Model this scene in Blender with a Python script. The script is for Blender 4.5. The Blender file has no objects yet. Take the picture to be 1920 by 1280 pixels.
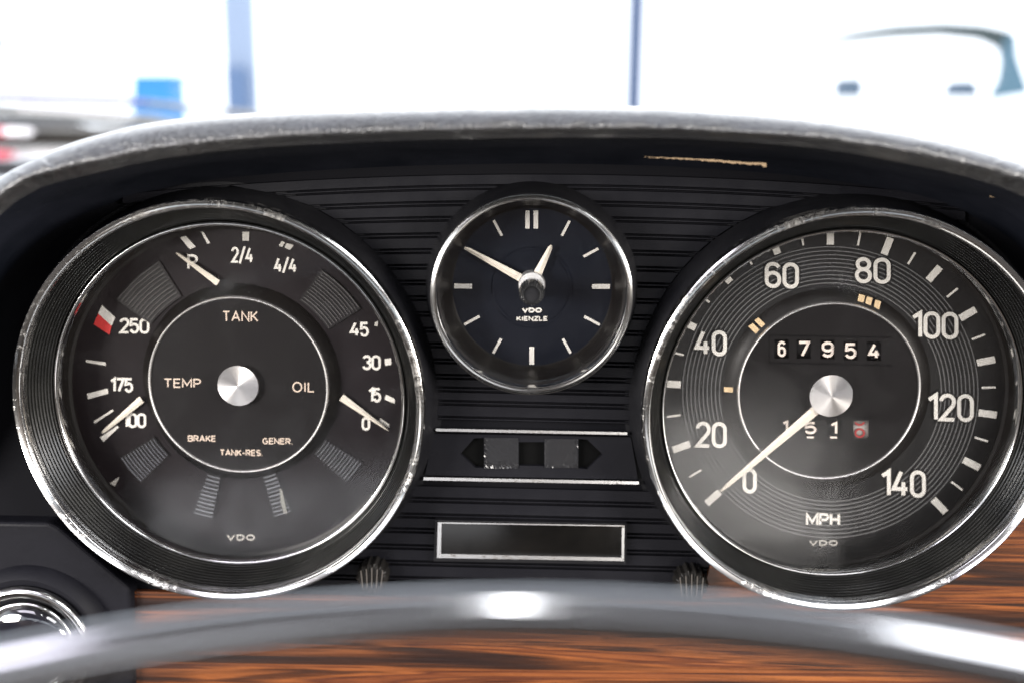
import bpy, math, random
import numpy as np
from mathutils import Vector, geometry

random.seed(7)
S = bpy.context.scene
COL = S.collection
PI = math.pi

# ---------------------------------------------------------------- camera, world, lamps, exposure
DC, FPX = 0.28, 2000.0
PITCH, YAW, ROLL = 0.20787, -0.01976, 0.00922
CAM = np.array([0.0, -DC, 0.0])
FWD = np.array([math.sin(YAW) * math.cos(PITCH), math.cos(YAW) * math.cos(PITCH), -math.sin(PITCH)])
_r = np.cross(FWD, [0, 0, 1]); _r = _r / np.linalg.norm(_r); _u = np.cross(_r, FWD)
RGT = math.cos(ROLL) * _r + math.sin(ROLL) * _u
UPV = -math.sin(ROLL) * _r + math.cos(ROLL) * _u
cd = bpy.data.cameras.new('camera'); cam = bpy.data.objects.new('camera', cd); COL.objects.link(cam)
from mathutils import Matrix
M3 = Matrix(((RGT[0], UPV[0], -FWD[0]), (RGT[1], UPV[1], -FWD[1]), (RGT[2], UPV[2], -FWD[2])))
cam.matrix_world = Matrix.Translation(Vector(CAM)) @ M3.to_4x4()
cd.sensor_width = 36.0
cd.lens = FPX * 36.0 / 1920.0
cd.clip_start = 0.005; cd.clip_end = 200
cd.dof.use_dof = True
cd.dof.focus_distance = 0.292
cd.dof.aperture_fstop = 6.7
S.camera = cam

w = bpy.data.worlds.new('World'); S.world = w; w.use_nodes = True
bg = w.node_tree.nodes['Background']
bg.inputs[0].default_value = (0.86, 0.92, 1.0, 1)
bg.inputs[1].default_value = 3.0
S.view_settings.view_transform = 'Standard'
S.view_settings.look = 'None'
S.view_settings.exposure = 0.0
S.cycles.use_denoising = True
S.cycles.max_bounces = 8
S.cycles.sample_clamp_indirect = 6
S.cycles.denoising_input_passes = 'RGB'
S.cycles.use_adaptive_sampling = False

def lamp(name, loc, target, sx, sy, power, col):
    ld = bpy.data.lights.new(name, 'AREA'); ld.shape = 'RECTANGLE'; ld.size = sx; ld.size_y = sy
    ld.energy = power; ld.color = col
    o = bpy.data.objects.new(name, ld); COL.objects.link(o); o.location = loc
    o.rotation_euler = (Vector(target) - Vector(loc)).to_track_quat('-Z', 'Y').to_euler()
    return o
# daylight falling in through the side windows, plus unseen lamps added for reflections
lamp('side_window_light', (-0.72, -0.60, 0.05), (0, 0, -0.05), 0.5, 0.26, 24.0, (1.0, 0.95, 0.90))
lamp('passenger_window_light', (0.95, -0.62, 0.06), (0, 0, -0.05), 0.5, 0.26, 34.0, (1.0, 0.94, 0.88))
lamp('right_ring_fill', (0.285, -0.42, 0.325), (0.285, -.419, -1), 0.34, 0.30, 4.5, (0.96, 0.97, 1.0))  # added overhead lamp for the bright block on the horn ring
lamp('left_ring_fill', (-0.35, -0.42, 0.325), (-0.35, -.419, -1), 0.36, 0.26, 2.8, (0.92, 0.88, 1.0))  # added overhead lamp that pales the horn ring's left end
lamp('ring_spot_fill', (-0.018, -0.44, 0.325), (-0.018, -.439, -1), 0.011, 0.16, .28, (1.0, 1.0, 1.0))  # added narrow lamp for the hot spot mid horn ring
lamp('speedo_haze_fill', (0.20, -0.70, -0.35), (0.05, 0, -0.08), 0.19, 0.12, .50, (1.0, 0.96, 0.92))  # added low lamp that hazes the speedometer glass
lamp('gauge_haze_fill', (-0.20, -0.70, -0.385), (-0.05, 0, -0.10), 0.34, 0.07, .30, (0.95, 0.96, 1.0))  # added low lamp that hazes the left gauge glass

# ---------------------------------------------------------------- pixel ray -> point on the plane y = Y
def U(px, py, Y=0.0):
    d = FWD + RGT * (px - 960) / FPX - UPV * (py - 640) / FPX
    return CAM + d * ((Y - CAM[1]) / d[1])

# ---------------------------------------------------------------- object helpers
def wloc(o):
    v = Vector((0, 0, 0))
    while o is not None:
        v = v + o.location; o = o.parent
    return v

def tag(o, label=None, cat=None, group=None, kind=None):
    if label: o['label'] = label
    if cat: o['category'] = cat
    if group: o['group'] = group
    if kind: o['kind'] = kind
    return o

def empty(name, loc, label, cat, group=None):
    o = bpy.data.objects.new(name, None); COL.objects.link(o); o.location = Vector([float(a) for a in loc])
    o.empty_display_size = 0.01
    return tag(o, label, cat, group)

class MB:
    def __init__(s): s.v = []; s.f = []
    def add(s, vs, fs):
        n = len(s.v); s.v += [tuple(float(c) for c in p) for p in vs]; s.f += [tuple(i + n for i in f) for f in fs]
        return s
    def build(s, name, m, parent=None, origin=None, smooth=None, label=None):
        v = np.array(s.v, dtype=float)
        c = np.array(origin, dtype=float) if origin is not None else (v.min(0) + v.max(0)) / 2
        me = bpy.data.meshes.new(name)
        me.from_pydata([tuple(p) for p in (v - c)], [], s.f)
        me.validate(); me.update()
        if m is not None: me.materials.append(m)
        o = bpy.data.objects.new(name, me); COL.objects.link(o)
        if smooth is not None:
            me.polygons.foreach_set('use_smooth', [True] * len(me.polygons))
            me.set_sharp_from_angle(angle=math.radians(smooth))
        pw = wloc(parent) if parent is not None else Vector((0, 0, 0))
        o.location = Vector([float(a) for a in c]) - pw
        if parent is not None: o.parent = parent
        if label: o['label'] = label
        return o
    def recalc(s): return s

def fixn(o):
    import bmesh
    bm = bmesh.new(); bm.from_mesh(o.data); bmesh.ops.recalc_face_normals(bm, faces=bm.faces); bm.to_mesh(o.data); bm.free()
    return o

def lathe(mb, prof, seg=160, closed=False):
    """prof: (Y, R, cx, cz) rings about axes parallel to Y"""
    n = len(prof); vs = []
    for (Y, R, cx, cz) in prof:
        for k in range(seg):
            a = 2 * PI * k / seg
            vs.append((cx + R * math.cos(a), Y, cz + R * math.sin(a)))
    fs = []
    for i in range(n if closed else n - 1):
        j = (i + 1) % n
        for k in range(seg):
            l = (k + 1) % seg
            fs.append((i * seg + k, i * seg + l, j * seg + l, j * seg + k))
    return mb.add(vs, fs)

def disc(mb, Y, R, cx, cz, seg=128):
    vs = [(cx, Y, cz)] + [(cx + R * math.cos(2 * PI * k / seg), Y, cz + R * math.sin(2 * PI * k / seg)) for k in range(seg)]
    return mb.add(vs, [(0, 1 + k, 1 + (k + 1) % seg) for k in range(seg)])

def plate(mb, pts, Y, th, holes=(), bev=0.0):
    """pts in picture pixels laid on plane Y, thickness th behind it"""
    loops = [pts] + list(holes)
    fl = []
    for lp in loops: fl.append([Vector((float(q[0]), float(q[2]), 0)) for q in [U(p[0], p[1], Y) for p in lp]])
    flat = [v for l in fl for v in l]
    tris = geometry.tessellate_polygon(fl)
    vs = [(v.x, Y, v.y) for v in flat]; n = len(vs)
    vs += [(v.x, Y + th, v.y) for v in flat]
    fs = []
    for t in tris:
        a, b, c = t
        cr = (flat[b] - flat[a]).cross(flat[c] - flat[a]).z
        fs.append((a, b, c) if cr > 0 else (a, c, b))
    s0 = 0
    for l in fl:
        m = len(l)
        for k in range(m):
            i, j = s0 + k, s0 + (k + 1) % m
            fs.append((i, j, j + n, i + n))
        s0 += m
    return mb.add(vs, fs)

def box(mb, x0, x1, y0, y1, z0, z1):
    vs = [(x0, y0, z0), (x1, y0, z0), (x1, y1, z0), (x0, y1, z0), (x0, y0, z1), (x1, y0, z1), (x1, y1, z1), (x0, y1, z1)]
    return mb.add(vs, [(0, 3, 2, 1), (4, 5, 6, 7), (0, 1, 5, 4), (1, 2, 6, 5), (2, 3, 7, 6), (3, 0, 4, 7)])

def offset_path(p, wd, closed):
    p = [np.array(q, dtype=float) for q in p]; n = len(p); L, R = [], []
    for i in range(n):
        a = p[(i - 1) % n] if (closed or i > 0) else None
        b = p[(i + 1) % n] if (closed or i < n - 1) else None
        d1 = (p[i] - a) / (np.linalg.norm(p[i] - a) + 1e-9) if a is not None else None
        d2 = (b - p[i]) / (np.linalg.norm(b - p[i]) + 1e-9) if b is not None else None
        if d1 is None: d1 = d2
        if d2 is None: d2 = d1
        n1 = np.array([-d1[1], d1[0]]); n2 = np.array([-d2[1], d2[0]])
        m = n1 + n2; m = m / (np.linalg.norm(m) + 1e-9); k = 1 / max(0.45, float(m @ n1))
        L.append(p[i] + m * k * wd / 2); R.append(p[i] - m * k * wd / 2)
    return L, R

def ribbon(mb, path, wd, Y, th=0.00012, closed=False, lift=0.0):
    q = [path[0]]
    for p in path[1:]:
        if math.hypot(p[0] - q[-1][0], p[1] - q[-1][1]) > .15: q.append(p)
    if closed and math.hypot(q[0][0] - q[-1][0], q[0][1] - q[-1][1]) < .15: q.pop()
    path = q
    L, R = offset_path(path, wd, closed); n = len(path)
    Yf = Y - lift
    vs = [U(q[0], q[1], Yf) for q in L] + [U(q[0], q[1], Yf) for q in R]
    b = [(v[0], v[1] + th, v[2]) for v in vs]
    fs = []; m = n if closed else n - 1; N = 2 * n
    for i in range(m):
        j = (i + 1) % n
        fs += [(i, j, n + j, n + i), (i, N + i, N + j, j), (n + i, n + j, N + n + j, N + n + i)]
    if not closed: fs += [(0, n, N + n, N), (n - 1, N + n - 1, N + 2 * n - 1, 2 * n - 1)]
    return mb.add(list(vs) + b, fs)

# ---------------------------------------------------------------- stroke alphabet, unit height, y up
def arc(cx, cy, rx, ry, a0, a1, n=12):
    return [(cx + rx * math.cos(math.radians(a0 + (a1 - a0) * k / n)), cy + ry * math.sin(math.radians(a0 + (a1 - a0) * k / n))) for k in range(n + 1)]
def stad(w, y0, y1, r=None):
    r = r or w / 2
    return (arc(w - r, y1 - r, r, r, 0, 90, 7) + arc(r, y1 - r, r, r, 90, 180, 7) + arc(r, y0 + r, r, r, 180, 270, 7) + arc(w - r, y0 + r, r, r, 270, 360, 7), True)
W = 0.5
def glyph(c):
    w = W
    if c == '0': return w, [stad(w, 0, 1)]
    if c == '1': return 0.27, [([(0, .80), (.27, 1), (.27, 0)], False)]
    if c == '2': return w, [(arc(w/2, 1-w/2, w/2, w/2, 175, -20, 12) + [(w*.93, .58), (0, 0), (w*1.02, 0)], False)]
    if c == '3': return w, [(arc(w/2, .76, w*.46, .24, 165, -90, 12), False), (arc(w/2, .26, w/2, .26, 90, -165, 12), False)]
    if c == '4': return w*1.1, [([(w*.62, 1), (0, .27), (w*1.12, .27)], False), ([(w*.8, .56), (w*.8, 0)], False)]
    if c == '5': return w, [([(w*.93, 1), (w*.08, 1), (w*.02, .56)] + arc(w*.48, .32, w*.5, .32, 130, -160, 14), False)]
    if c == '6': return w, [stad(w, 0, .6), (arc(w/2, .74, w/2, .26, 25, 180, 10) + [(0, .3)], False)]
    if c == '7': return w, [([(0, 1), (w, 1), (w*.32, 0)], False)]
    if c == '8': return w, [stad(w, 0, .54), stad(w, .54, 1, .22)] if False else [(arc(w/2, .27, w/2, .27, 0, 360, 24)[:-1], True), (arc(w/2, .77, w*.44, .23, 0, 360, 24)[:-1], True)]
    if c == '9': return w, [stad(w, .4, 1), (arc(w/2, .26, w/2, .26, 205, 360, 10) + [(w, .7)], False)]
    if c == '/': return .46, [([(0, -.12), (.46, 1.12)], False)]
    if c == '-': return .34, [([(0, .42), (.34, .42)], False)]
    if c == '.': return .06, [([(0, .0), (.07, .0)], False)]
    w = .62
    if c == 'A': return .7, [([(0, 0), (.35, 1), (.7, 0)], False), ([(.13, .33), (.57, .33)], False)]
    if c == 'B': return .6, [([(0, 0), (0, 1), (.33, 1)] + arc(.33, .76, .24, .24, 90, -90, 8) + [(0, .52)], False), ([(.3, .52)] + arc(.35, .26, .26, .26, 90, -90, 8) + [(0, 0)], False)]
    if c == 'C': return .62, [(arc(.33, .5, .33, .5, 50, 310, 18), False)]
    if c == 'D': return .66, [([(0, 0), (0, 1), (.3, 1)] + arc(.3, .5, .36, .5, 90, -90, 12) + [(0, 0)], False)]
    if c == 'E': return .52, [([(.52, 1), (0, 1), (0, 0), (.54, 0)], False), ([(0, .52), (.46, .52)], False)]
    if c == 'G': return .68, [(arc(.34, .5, .34, .5, 52, 340, 18) + [(.68, .47), (.4, .47)], False)]
    if c == 'H': return .56, [([(0, 0), (0, 1)], False), ([(.56, 0), (.56, 1)], False), ([(0, .5), (.56, .5)], False)]
    if c == 'I': return .1, [([(0.05, 0), (0.05, 1)], False)]
    if c == 'K': return .58, [([(0, 0), (0, 1)], False), ([(.55, 1), (0, .38)], False), ([(.17, .56), (.6, 0)], False)]
    if c == 'L': return .48, [([(0, 1), (0, 0), (.48, 0)], False)]
    if c == 'M': return .74, [([(0, 0), (0, 1), (.37, .25), (.74, 1), (.74, 0)], False)]
    if c == 'N': return .62, [([(0, 0), (0, 1), (.62, 0), (.62, 1)], False)]
    if c == 'O': return .74, [(arc(.37, .5, .37, .5, 0, 360, 24)[:-1], True)]
    if c == 'P': return .56, [([(0, 0), (0, 1), (.3, 1)] + arc(.3, .73, .26, .27, 90, -90, 8) + [(0, .46)], False)]
    if c == 'R': return .6, [([(0, 0), (0, 1), (.32, 1)] + arc(.32, .74, .25, .26, 90, -90, 8) + [(0, .48)], False), ([(.3, .48), (.6, 0)], False)]
    if c == 'S': return .58, [(arc(.29, .755, .27, .245, 35, 270, 10) + arc(.29, .255, .29, .255, 90, -150, 10), False)]
    if c == 'T': return .6, [([(0, 1), (.6, 1)], False), ([(.3, 1), (.3, 0)], False)]
    if c == 'V': return .7, [([(0, 1), (.35, 0), (.7, 1)], False)]
    if c == 'Z': return .58, [([(0, 1), (.58, 1), (0, 0), (.6, 0)], False)]
    return .3, []

def text(name, s, x0, x1, y0, y1, wd, Y, m, parent, gap=.2, skew=0.0, tilt=0.0, th=0.00015, label=None):
    """writing s inside the picture box x0..x1, y0..y1 on plane Y"""
    x = 0; items = []
    for i, c in enumerate(s):
        a, paths = glyph(c)
        for p, cl in paths: items.append(([(q[0] + x, q[1]) for q in p], cl))
        x += a + gap
    x -= gap
    bx0, bx1 = x0 + wd / 2, x1 - wd / 2; by0, by1 = y0 + wd / 2, y1 - wd / 2
    mb = MB()
    for k, (p, cl) in enumerate(items):
        pp = []
        for (gx, gy) in p:
            X = bx0 + (bx1 - bx0) * gx / x; Yp = by1 - (by1 - by0) * gy
            pp.append((X + skew * (by1 - Yp), Yp + tilt * (X - x0)))
        ribbon(mb, pp, wd, Y, th, cl, lift=0.00002 * (k % 4))
    return mb.build(name, m, parent, label=label)

# ---------------------------------------------------------------- materials
def mat(name, col, rough=.5, metal=0., spec=.5, **kw):
    m = bpy.data.materials.new(name); m.use_nodes = True
    b = m.node_tree.nodes['Principled BSDF']
    b.inputs['Base Color'].default_value = (*col, 1)
    b.inputs['Roughness'].default_value = rough; b.inputs['Metallic'].default_value = metal
    b.inputs['Specular IOR Level'].default_value = spec
    for k, v in kw.items(): b.inputs[k.replace('_', ' ')].default_value = v
    return m
def N(m, t, **inp):
    n = m.node_tree.nodes.new(t)
    for k, v in inp.items(): n.inputs[k].default_value = v
    return n
def link(m, a, b): m.node_tree.links.new(a, b)
def bsdf(m): return m.node_tree.nodes['Principled BSDF']
def ramp(m, src, stops):
    r = m.node_tree.nodes.new('ShaderNodeValToRGB'); e = r.color_ramp.elements
    e[0].position, e[0].color = stops[0][0], (*stops[0][1], 1)
    e[1].position, e[1].color = stops[-1][0], (*stops[-1][1], 1)
    for p, c in stops[1:-1]:
        q = e.new(p); q.color = (*c, 1)
    link(m, src, r.inputs[0]); return r.outputs[0]
def noise(m, scale, detail=4, rough=.55, coord='Object', stretch=None, dist=0):
    tc = m.node_tree.nodes.new('ShaderNodeTexCoord'); out = tc.outputs[coord]
    if stretch:
        mp = m.node_tree.nodes.new('ShaderNodeMapping'); mp.inputs['Scale'].default_value = stretch
        link(m, out, mp.inputs[0]); out = mp.outputs[0]
    n = N(m, 'ShaderNodeTexNoise', Scale=scale, Detail=detail, Roughness=rough, Distortion=dist)
    link(m, out, n.inputs['Vector']); return n.outputs['Fac']
def bump(m, src, strength, dist):
    b = N(m, 'ShaderNodeBump', Strength=strength, Distance=dist)
    link(m, src, b.inputs['Height']); link(m, b.outputs[0], bsdf(m).inputs['Normal']); return b
def g3(v): return (v, v, v)

def dusty(name, col, rough, col2, amount=.6, spec=.5, bs=0.25, scale=900):
    """dark plastic with a fine grain, faint dust specks and uneven gloss"""
    m = mat(name, col, rough, 0, spec)
    n1 = noise(m, 45, 5, .6); n2 = noise(m, scale, 3, .6)
    link(m, ramp(m, n1, [(.35, col), (.75, col2)]), bsdf(m).inputs['Base Color'])
    link(m, ramp(m, n1, [(.3, g3(rough * .8)), (.75, g3(min(1, rough * 1.3)))]), bsdf(m).inputs['Roughness'])
    if bs: bump(m, n2, bs, .00008)
    return m

M = {}
M['panel'] = dusty('ribbed_black_plastic', (.0034, .0034, .0048), .42, (.0055, .0055, .0072), bs=.2, spec=.13)
M['panel_back'] = mat('groove_black', (.002, .002, .003), .8, spec=.08)
M['rubber'] = dusty('collar_rubber', (.003, .003, .004), .5, (.006, .006, .007), bs=.3, spec=.18)
M['cone'] = dusty('grooved_cone_black', (.005, .005, .005), .2, (.010, .010, .009), bs=.1, spec=.8)
M['dial'] = dusty('dial_black', (.0070, .0048, .0062), .45, (.010, .007, .009), spec=.15, bs=0)
M['dial_speedo'] = dusty('speedometer_dial_black', (.012, .012, .013), .40, (.015, .015, .015), spec=.25, bs=0)
M['disc'] = dusty('centre_disc_black', (.007, .0065, .007), .6, (.009, .008, .009), spec=.15, bs=0)
M['clock_dial'] = dusty('clock_dial_black', (.004, .006, .012), .42, (.006, .008, .015), spec=.15, bs=0)
M['wall'] = dusty('dial_wall_black', (.006, .005, .005), .42, (.011, .010, .009), spec=.3, bs=0)
M['mark'] = mat('aged_white_print', (.78, .75, .69), .6)
M['mark_dim'] = mat('grey_white_print', (.48, .46, .42), .6)
M['letter'] = mat('beige_print', (.60, .49, .40), .6)
M['red_dark'] = mat('worn_red_figure', (.32, .02, .02), .6)
M['cream'] = mat('cream_mark', (.74, .55, .32), .6)
M['needle'] = mat('cream_needle', (.84, .77, .66), .42)
M['red'] = mat('red_mark', (.68, .03, .028), .55)
M['thin_line'] = mat('raised_grey_line', (.15, .15, .15), .4)
M['odo'] = mat('number_roller_black', (.002, .002, .003), .6, spec=.15)
M['odo_white'] = mat('number_roller_white', (.30, .27, .25), .6)
M['odo_digit'] = mat('roller_digit', (.80, .70, .62), .6)
M['arrow'] = mat('smoked_arrow_lens', (.0012, .0012, .0012), .6, spec=.05)
M['smoked'] = dusty('smoked_lamp_window', (.002, .002, .002), .10, (.005, .0045, .004), spec=.3, bs=0)
M['foam'] = mat('torn_foam', (.22, .155, .09), .9)

def chrome(name, pit=.5, base=.55, rough=.14):
    m = mat(name, g3(base), rough, 1.0)
    big = noise(m, 38, 2, .5); fine = noise(m, 1700, 3, .7); mid = noise(m, 520, 5, .7)
    ml = m.node_tree.nodes.new('ShaderNodeMath'); ml.operation = 'MULTIPLY_ADD'
    link(m, big, ml.inputs[0]); ml.inputs[1].default_value = .8; link(m, mid, ml.inputs[2])
    mask = ramp(m, ml.outputs[0], [(1.04 - .13 * pit, g3(0)), (1.24 - .12 * pit, g3(1))])
    mx = m.node_tree.nodes.new('ShaderNodeMix'); mx.data_type = 'RGBA'
    link(m, mask, mx.inputs[0]); mx.inputs[6].default_value = (base, base, base * .99, 1)
    link(m, ramp(m, fine, [(.42, (.22, .21, .20)), (.56, (.66, .65, .63))]), mx.inputs[7])
    link(m, mx.outputs[2], bsdf(m).inputs['Base Color'])
    link(m, ramp(m, mask, [(0, g3(rough)), (1, g3(.36))]), bsdf(m).inputs['Roughness'])
    b = N(m, 'ShaderNodeBump', Strength=.10 * pit, Distance=.0002)
    mu = m.node_tree.nodes.new('ShaderNodeMath'); mu.operation = 'MULTIPLY'
    link(m, fine, mu.inputs[0]); link(m, mask, mu.inputs[1])
    link(m, mu.outputs[0], b.inputs['Height']); link(m, b.outputs[0], bsdf(m).inputs['Normal'])
    return m
M['chrome'] = chrome('pitted_chrome', .45)
M['chrome_lite'] = chrome('lightly_worn_chrome', .25)
M['chrome_trim'] = chrome('worn_trim_chrome', .4, .70, .28)
M['chrome_ring'] = mat('horn_ring_chrome', (.47, .48, .50), .09, 1.0)
M['chrome_thin'] = mat('fine_bright_rim', (.95, .94, .93), .5, 1.0)

def hubmat():
    m = mat('spun_aluminium', (.74, .73, .73), .34, 1.0)
    b = bsdf(m); b.inputs['Anisotropic'].default_value = .85
    t = m.node_tree.nodes.new('ShaderNodeTangent'); t.direction_type = 'RADIAL'; t.axis = 'Y'
    link(m, t.outputs[0], b.inputs['Tangent'])
    f = noise(m, 2600, 2, .6); bump(m, f, .12, .00004)
    return m
M['hub'] = hubmat()

def glass(name, tint=(1, 1, 1), rough=.02, k=1.0):
    m = bpy.data.materials.new(name); m.use_nodes = True; nt = m.node_tree
    for n in list(nt.nodes): nt.nodes.remove(n)
    o = nt.nodes.new('ShaderNodeOutputMaterial'); tr = nt.nodes.new('ShaderNodeBsdfTransparent'); gl = nt.nodes.new('ShaderNodeBsdfGlossy')
    tr.inputs[0].default_value = (*tint, 1); gl.inputs['Roughness'].default_value = rough; gl.inputs[0].default_value = (1, 1, 1, 1)
    fr = nt.nodes.new('ShaderNodeFresnel'); fr.inputs[0].default_value = 1.45
    mu = nt.nodes.new('ShaderNodeMath'); mu.operation = 'MULTIPLY'; mu.inputs[1].default_value = k
    tc = nt.nodes.new('ShaderNodeTexCoord'); nz = nt.nodes.new('ShaderNodeTexNoise'); nz.inputs['Scale'].default_value = 45; nz.inputs['Detail'].default_value = 6; nz.inputs['Distortion'].default_value = 1.5
    nt.links.new(tc.outputs['Object'], nz.inputs['Vector']); mr = nt.nodes.new('ShaderNodeMapRange'); mr.inputs[1].default_value = .3; mr.inputs[2].default_value = .7
    mr.inputs[3].default_value = rough * .5; mr.inputs[4].default_value = rough * 1.6; nt.links.new(nz.outputs['Fac'], mr.inputs[0]); nt.links.new(mr.outputs[0], gl.inputs['Roughness'])
    mx = nt.nodes.new('ShaderNodeMixShader')
    nt.links.new(fr.outputs[0], mu.inputs[0]); nt.links.new(mu.outputs[0], mx.inputs[0])
    nt.links.new(tr.outputs[0], mx.inputs[1]); nt.links.new(gl.outputs[0], mx.inputs[2]); nt.links.new(mx.outputs[0], o.inputs[0])
    return m
M['glass'] = glass('instrument_glass', (.98, .975, .97), .13, .75)
M['lens'] = glass('switch_lens', (.5, .5, .55), .03, 2.5)

def leather():
    m = mat('grained_black_leather', (.03, .03, .03), .42, 0, .7, Coat_Weight=.55, Coat_Roughness=.24, Sheen_Roughness=.35)
    tc = m.node_tree.nodes.new('ShaderNodeTexCoord')
    v = N(m, 'ShaderNodeTexVoronoi', Scale=620.0); v.feature = 'DISTANCE_TO_EDGE'
    mp = m.node_tree.nodes.new('ShaderNodeMapping'); mp.inputs['Scale'].default_value = (1.0, .7, .8)
    nz = N(m, 'ShaderNodeTexNoise', Scale=300.0, Detail=3.0)
    ad = m.node_tree.nodes.new('ShaderNodeMix'); ad.data_type = 'VECTOR'; ad.inputs[0].default_value = .003
    link(m, tc.outputs['Object'], mp.inputs[0]); link(m, tc.outputs['Object'], nz.inputs['Vector'])
    link(m, mp.outputs[0], ad.inputs[4]); link(m, nz.outputs['Color'], ad.inputs[5]); link(m, ad.outputs[1], v.inputs['Vector'])
    wv = noise(m, 240, 3, .6, stretch=(1.6, .6, .35), dist=.6)
    cell = ramp(m, v.outputs['Distance'], [(.0, g3(0)), (.16, g3(.8)), (.5, g3(1))])
    wr = noise(m, 150, 4, .65, stretch=(.5, 1, 2.2), dist=.8)
    mu = m.node_tree.nodes.new('ShaderNodeMath'); mu.operation = 'MULTIPLY_ADD'
    link(m, wr, mu.inputs[0]); mu.inputs[1].default_value = .8; link(m, cell, mu.inputs[2])
    mu2 = m.node_tree.nodes.new('ShaderNodeMath'); mu2.operation = 'MULTIPLY_ADD'; link(m, wv, mu2.inputs[0]); mu2.inputs[1].default_value = 3.0; link(m, mu.outputs[0], mu2.inputs[2])
    bump(m, mu2.outputs[0], .60, .0005)
    base = ramp(m, wr, [(.3, (.012, .013, .016)), (.75, (.035, .035, .034))])
    # paler tint and sheen on upward faces imitate light falling from above
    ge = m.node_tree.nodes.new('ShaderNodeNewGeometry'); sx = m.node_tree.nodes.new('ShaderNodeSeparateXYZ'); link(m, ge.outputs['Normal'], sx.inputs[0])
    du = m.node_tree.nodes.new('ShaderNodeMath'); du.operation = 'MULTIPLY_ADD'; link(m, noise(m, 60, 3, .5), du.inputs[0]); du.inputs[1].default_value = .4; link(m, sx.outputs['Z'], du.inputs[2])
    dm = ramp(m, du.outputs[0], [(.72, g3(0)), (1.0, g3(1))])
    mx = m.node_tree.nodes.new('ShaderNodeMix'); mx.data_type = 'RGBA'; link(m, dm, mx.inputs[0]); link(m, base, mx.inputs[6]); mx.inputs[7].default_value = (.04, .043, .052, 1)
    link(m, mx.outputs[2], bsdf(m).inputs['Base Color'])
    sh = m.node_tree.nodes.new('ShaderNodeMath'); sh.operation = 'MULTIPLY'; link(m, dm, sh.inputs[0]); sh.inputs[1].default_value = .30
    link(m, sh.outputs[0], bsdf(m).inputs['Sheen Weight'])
    return m
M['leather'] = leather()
M['vinyl'] = dusty('dark_dash_vinyl', (.0025, .0025, .004), .6, (.005, .005, .0075), spec=.12, bs=.6, scale=500)
M['under_shade'] = dusty('shade_black_underside', (.002, .003, .006), .8, (.004, .005, .010), spec=.12, bs=.5, scale=500)  # shade under the hood put into a darker blue-black colour

def wood():
    m = mat('varnished_rosewood', (.2, .06, .02), .34, 0, .5, Coat_Weight=.3, Coat_Roughness=.10)
    fig = noise(m, 10, 4, .55, stretch=(.55, 1, 17), dist=.8)          # broad figure
    fib = noise(m, 70, 4, .65, stretch=(.35, 1, 14), dist=.25)          # fibres
    por = noise(m, 420, 3, .7, stretch=(.35, 1, 6), dist=.2)          # pores
    c1 = ramp(m, fig, [(.37, (.010, .004, .003)), (.415, (.022, .008, .004)), (.45, (.052, .016, .005)), (.50, (.145, .046, .012)), (.55, (.045, .012, .005)), (.60, (.105, .031, .009)), (.70, (.19, .066, .018))])
    c2 = ramp(m, fib, [(.30, (.42, .34, .30)), (.48, (.9, .86, .84)), (.72, (1.25, 1.2, 1.1))])
    c3 = ramp(m, por, [(.30, g3(.35)), (.42, g3(1))])
    a = m.node_tree.nodes.new('ShaderNodeMix'); a.data_type = 'RGBA'; a.blend_type = 'MULTIPLY'; a.inputs[0].default_value = .9
    link(m, c1, a.inputs[6]); link(m, c2, a.inputs[7])
    b = m.node_tree.nodes.new('ShaderNodeMix'); b.data_type = 'RGBA'; b.blend_type = 'MULTIPLY'; b.inputs[0].default_value = .7
    link(m, a.outputs[2], b.inputs[6]); link(m, c3, b.inputs[7]); link(m, b.outputs[2], bsdf(m).inputs['Base Color'])
    bump(m, fib, .2, .0003)
    return m
M['wood'] = wood()

# ---------------------------------------------------------------- circle measured as a picture box on plane Y
def circ(x0, x1, y0, y1, Y):
    xm, ym = (x0 + x1) / 2, (y0 + y1) / 2
    a, b = U(x0, ym, Y), U(x1, ym, Y); c, d = U(xm, y0, Y), U(xm, y1, Y)
    return (a[0] + b[0]) / 2, (c[2] + d[2]) / 2, ((b[0] - a[0]) + (c[2] - d[2])) / 4

YP = 0.012       # panel face
YT = 0.010       # inner trim ring of the big gauges
YD = 0.0215      # big dial face
YI = 0.0225      # sunk centre disc

# ---------------------------------------------------------------- setting: fascia board behind everything, world outside
mb = MB(); plate(mb, [(-260, 760), (-90, 620), (-40, 500), (60, 412), (200, 340), (350, 318), (1000, 304), (1650, 318), (1780, 350), (1900, 420), (2000, 540), (2150, 700), (2300, 900), (2300, 1380), (-260, 1380)], YP + .030, .004)
tag(mb.build('dashboard_back_wall', M['panel_back']), kind='structure')

# ================================================================ padded hood
def catmull(P, n):
    P = [np.array(p, dtype=float) for p in P]; out = []
    for i in range(len(P) - 1):
        p0 = P[max(i - 1, 0)]; p1 = P[i]; p2 = P[i + 1]; p3 = P[min(i + 2, len(P) - 1)]
        for k in range(n):
            t = k / n
            out.append(.5 * ((2 * p1) + (-p0 + p2) * t + (2 * p0 - 5 * p1 + 4 * p2 - p3) * t * t + (-p0 + 3 * p1 - 3 * p2 + p3) * t ** 3))
    out.append(P[-1]); return out
cL = [(-140, 520), (-60, 440), (0, 383), (73, 339), (182, 313), (328, 284), (510, 266), (700, 257), (850, 252), (1000, 249), (1150, 249), (1300, 251), (1530, 268), (1726, 302), (1840, 328), (1920, 354), (2010, 400), (2100, 470)]
cF = [(-150, 505), (-68, 420), (-8, 366), (62, 322), (170, 294), (318, 266), (505, 248), (700, 239), (850, 234), (1000, 231), (1150, 232), (1300, 236), (1536, 250), (1735, 280), (1850, 305), (1930, 330), (2022, 380), (2115, 450)]
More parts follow.
